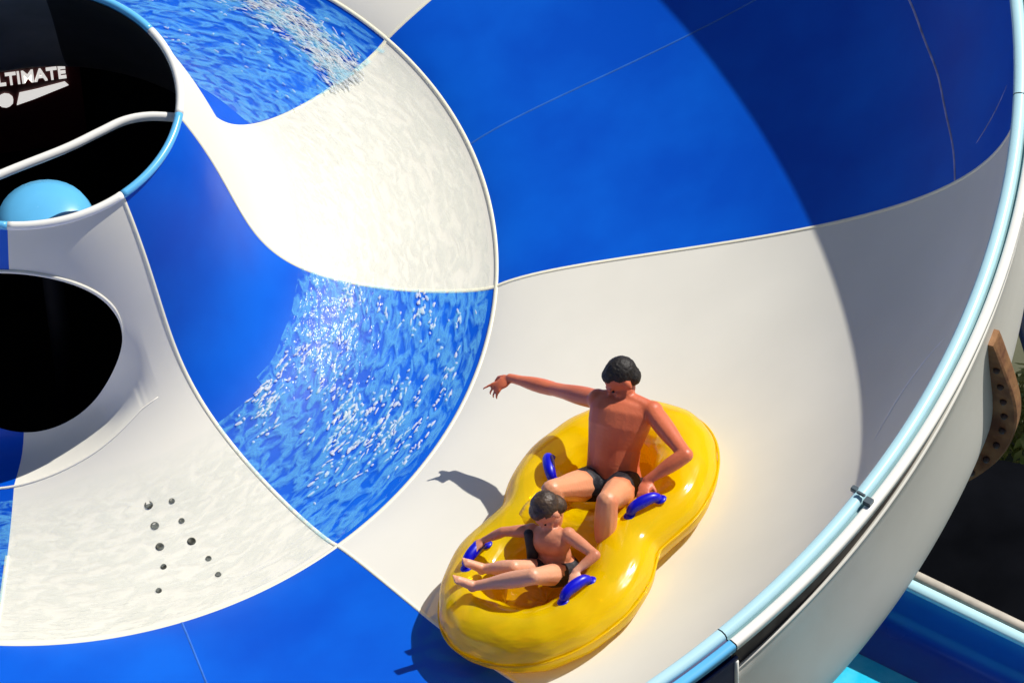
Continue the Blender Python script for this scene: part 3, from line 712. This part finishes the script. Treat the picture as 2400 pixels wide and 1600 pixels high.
# black shade canopy
cp = empty('shade_canopy', (6.3, -2.2, ZG)); tag(cp, 'black fabric shade canopy beyond the lower right of the bowl', 'canopy')
poly = [(4.2, -1.75), (4.75, -1.40), (5.021, -1.286), (5.192, -1.213), (5.398, -1.216), (5.612, -1.305), (5.807, -1.479), (6.8, -2.0), (7.6, -2.9), (7.2, -4.4), (5.6, -3.2), (4.4, -2.3)]
MC = mat('black_canopy_fabric', (0.003, 0.0033, 0.0045), 0.9, vscale=2, bump=0.5, bscale=4, col2=(0.006, 0.0066, 0.009), spec=0.0)
bm = bmesh.new(); cx = sum(x for x, y in poly) / len(poly); cy = sum(y for x, y in poly) / len(poly)
rows = []
for q in range(9):
    k_ = 1 - q / 8 * 0.98; rows.append([Vector((cx + (x - cx) * k_ - 6.3, cy + (y - cy) * k_ + 2.2, -1.42 - ZG + 0.16 * math.sin(q / 8 * math.pi / 2))) for x, y in poly])
rows.insert(0, [v - Vector((0, 0, 0.12)) for v in rows[0]])
grid(bm, rows, True); bmesh.ops.recalc_face_normals(bm, faces=bm.faces); mesh_obj('canopy_roof', bm, MC).parent = cp
for x, y in ((5.0, -1.7), (6.6, -2.3), (6.9, -3.9), (5.3, -2.7)):
    bm = bmesh.new(); tube(bm, [(x - 6.3, y + 2.2, 0), (x - 6.3, y + 2.2, 1.55)], 0.05, 10); mesh_obj('post', bm, M['steel']).parent = cp

# open blue flume below
fl = empty('open_flume', (4.8, -3.1, ZG)); tag(fl, 'open blue water slide trough with pale rim passing below the bowl at the lower right', 'water slide')
A_ = Vector((4.519, -2.633, 0)); B_ = Vector((5.142, -3.16, 0)); D_ = (B_ - A_).normalized(); Nn = Vector((-D_.y, D_.x, 0))
if Nn.y < 0: Nn = -Nn
def flume(prof, name, material, l0=-1.3, l1=3.2):
    bm = bmesh.new(); rows = []
    for i in range(25):
        l_ = l0 + (l1 - l0) * i / 24; c = A_ + D_ * l_; rows.append([Vector((c.x, c.y, 0)) + Nn * a + Vector((0, 0, z)) - Vector((4.8, -3.1, ZG)) for a, z in prof])
    grid(bm, rows); bmesh.ops.recalc_face_normals(bm, faces=bm.faces); o = mesh_obj(name, bm, material); o.parent = fl; return o
MB = mat('flume_blue', (0.0, 0.055, 0.40), 0.25, vscale=2, col2=(0.0, 0.075, 0.46), coat=0.3)
flume([(0.0, -0.50), (-0.015, -0.62), (-0.03, -0.72), (-0.06, -0.82), (-0.13, -0.89), (-0.25, -0.93), (-0.45, -0.95), (-0.75, -0.95), (-0.95, -0.93), (-1.07, -0.89), (-1.14, -0.82), (-1.17, -0.72), (-1.2, -0.5)], 'trough', MB)
flume([(0.012, -0.56), (0.10, -0.95), (0.0, -1.15), (-0.5, -1.2), (-1.2, -1.15), (-1.3, -0.95), (-1.212, -0.56)], 'trough_shell', M['outer'])
flume([(-0.006, -0.515), (-0.01, -0.49), (0.0, -0.478), (0.05, -0.475), (0.062, -0.49)], 'rim', M['lipcyan'])
flume([(0.062, -0.488), (0.068, -0.470), (0.11, -0.470), (0.125, -0.485), (0.12, -0.53)], 'edge_flange', mat('beige_flange', (0.50, 0.45, 0.38), 0.6, var=0.25, vscale=12))
flume([(-1.194, -0.515), (-1.19, -0.49), (-1.2, -0.478), (-1.25, -0.475), (-1.262, -0.49)], 'rim', M['lipcyan'])
wf = flume([(-0.27, -0.925), (-0.4, -0.915), (-0.8, -0.90), (-1.05, -0.895)], 'running_water', mat('flume_water', (0.02, 0.55, 0.80), 0.08, vscale=6, bump=0.5, bscale=14, col2=(0.10, 0.68, 0.88)))
for l_ in (-0.6, 1.2, 2.9):
    c = A_ + D_ * l_ - Nn * 0.6; bm = bmesh.new(); tube(bm, [(c.x - 4.8, c.y + 3.1, 0), (c.x - 4.8, c.y + 3.1, 1.83)], 0.08, 12); mesh_obj('post', bm, M['steel']).parent = fl
# enclosed blue slide tube beyond the right edge
bm = bmesh.new(); tube(bm, [(7.2, 3.2, -1.5), (6.62, 1.5, -1.5), (6.42, 0.5, -1.5), (6.22, -0.25, -1.55), (6.25, -0.75, -1.6)], 0.42, 28)
tb = mesh_obj('slide_tube', bm, MB); tag(tb, 'dark blue enclosed slide tube at the right edge beyond the bowl', 'slide tube')
for x, y in ((6.85, 2.2), (6.35, 0.2)):
    bm = bmesh.new(); tube(bm, [(x, y, ZG), (x, y, -1.95)], 0.08, 12); mesh_obj('post', bm, M['steel']).parent = tb
# small leafy shrub on the ground between the tube and the canopy
sh = empty('shrub', (6.0, -0.2, ZG)); tag(sh, 'small yellow green shrub on the ground between the blue tube and the black canopy', 'shrub')
bm = bmesh.new(); rnd2 = random.Random(5)
for q in range(900):
    d = Vector((rnd2.gauss(0, 1), rnd2.gauss(0, 1), rnd2.gauss(0, 1))).normalized() * rnd2.random() ** 0.4; c = Vector((d.x * 0.5, d.y * 0.45, 0.42 + d.z * 0.34)); a = Vector((rnd2.gauss(0, 1), rnd2.gauss(0, 1), rnd2.gauss(0, 0.5))).normalized() * 0.06; b = a.cross(Vector((rnd2.random(), rnd2.random(), 1))).normalized() * 0.022
    bm.faces.new([bm.verts.new(c + x) for x in (-a, b, a, -b)])
mesh_obj('leaves', bm, mat('leaf_green', (0.16, 0.22, 0.02), 0.5, vscale=12, col2=(0.45, 0.42, 0.12)), smooth=False).parent = sh
bm = bmesh.new(); tube(bm, [(0, 0, 0), (0.03, 0.02, 0.3), (0.0, 0.05, 0.5)], [0.03, 0.022, 0.012], 8); mesh_obj('stem', bm, M['rust']).parent = sh
# bowl supports
for a in (0.35, 1.2, 2.2, 3.4, 4.6, 5.6):
    bm = bmesh.new(); c = pt(1.62, a, 0.0); tube(bm, [(c.x, c.y, ZG), (c.x, c.y, 0.10)], 0.09, 12); mesh_obj('support_column', bm, M['steel'], bowl)
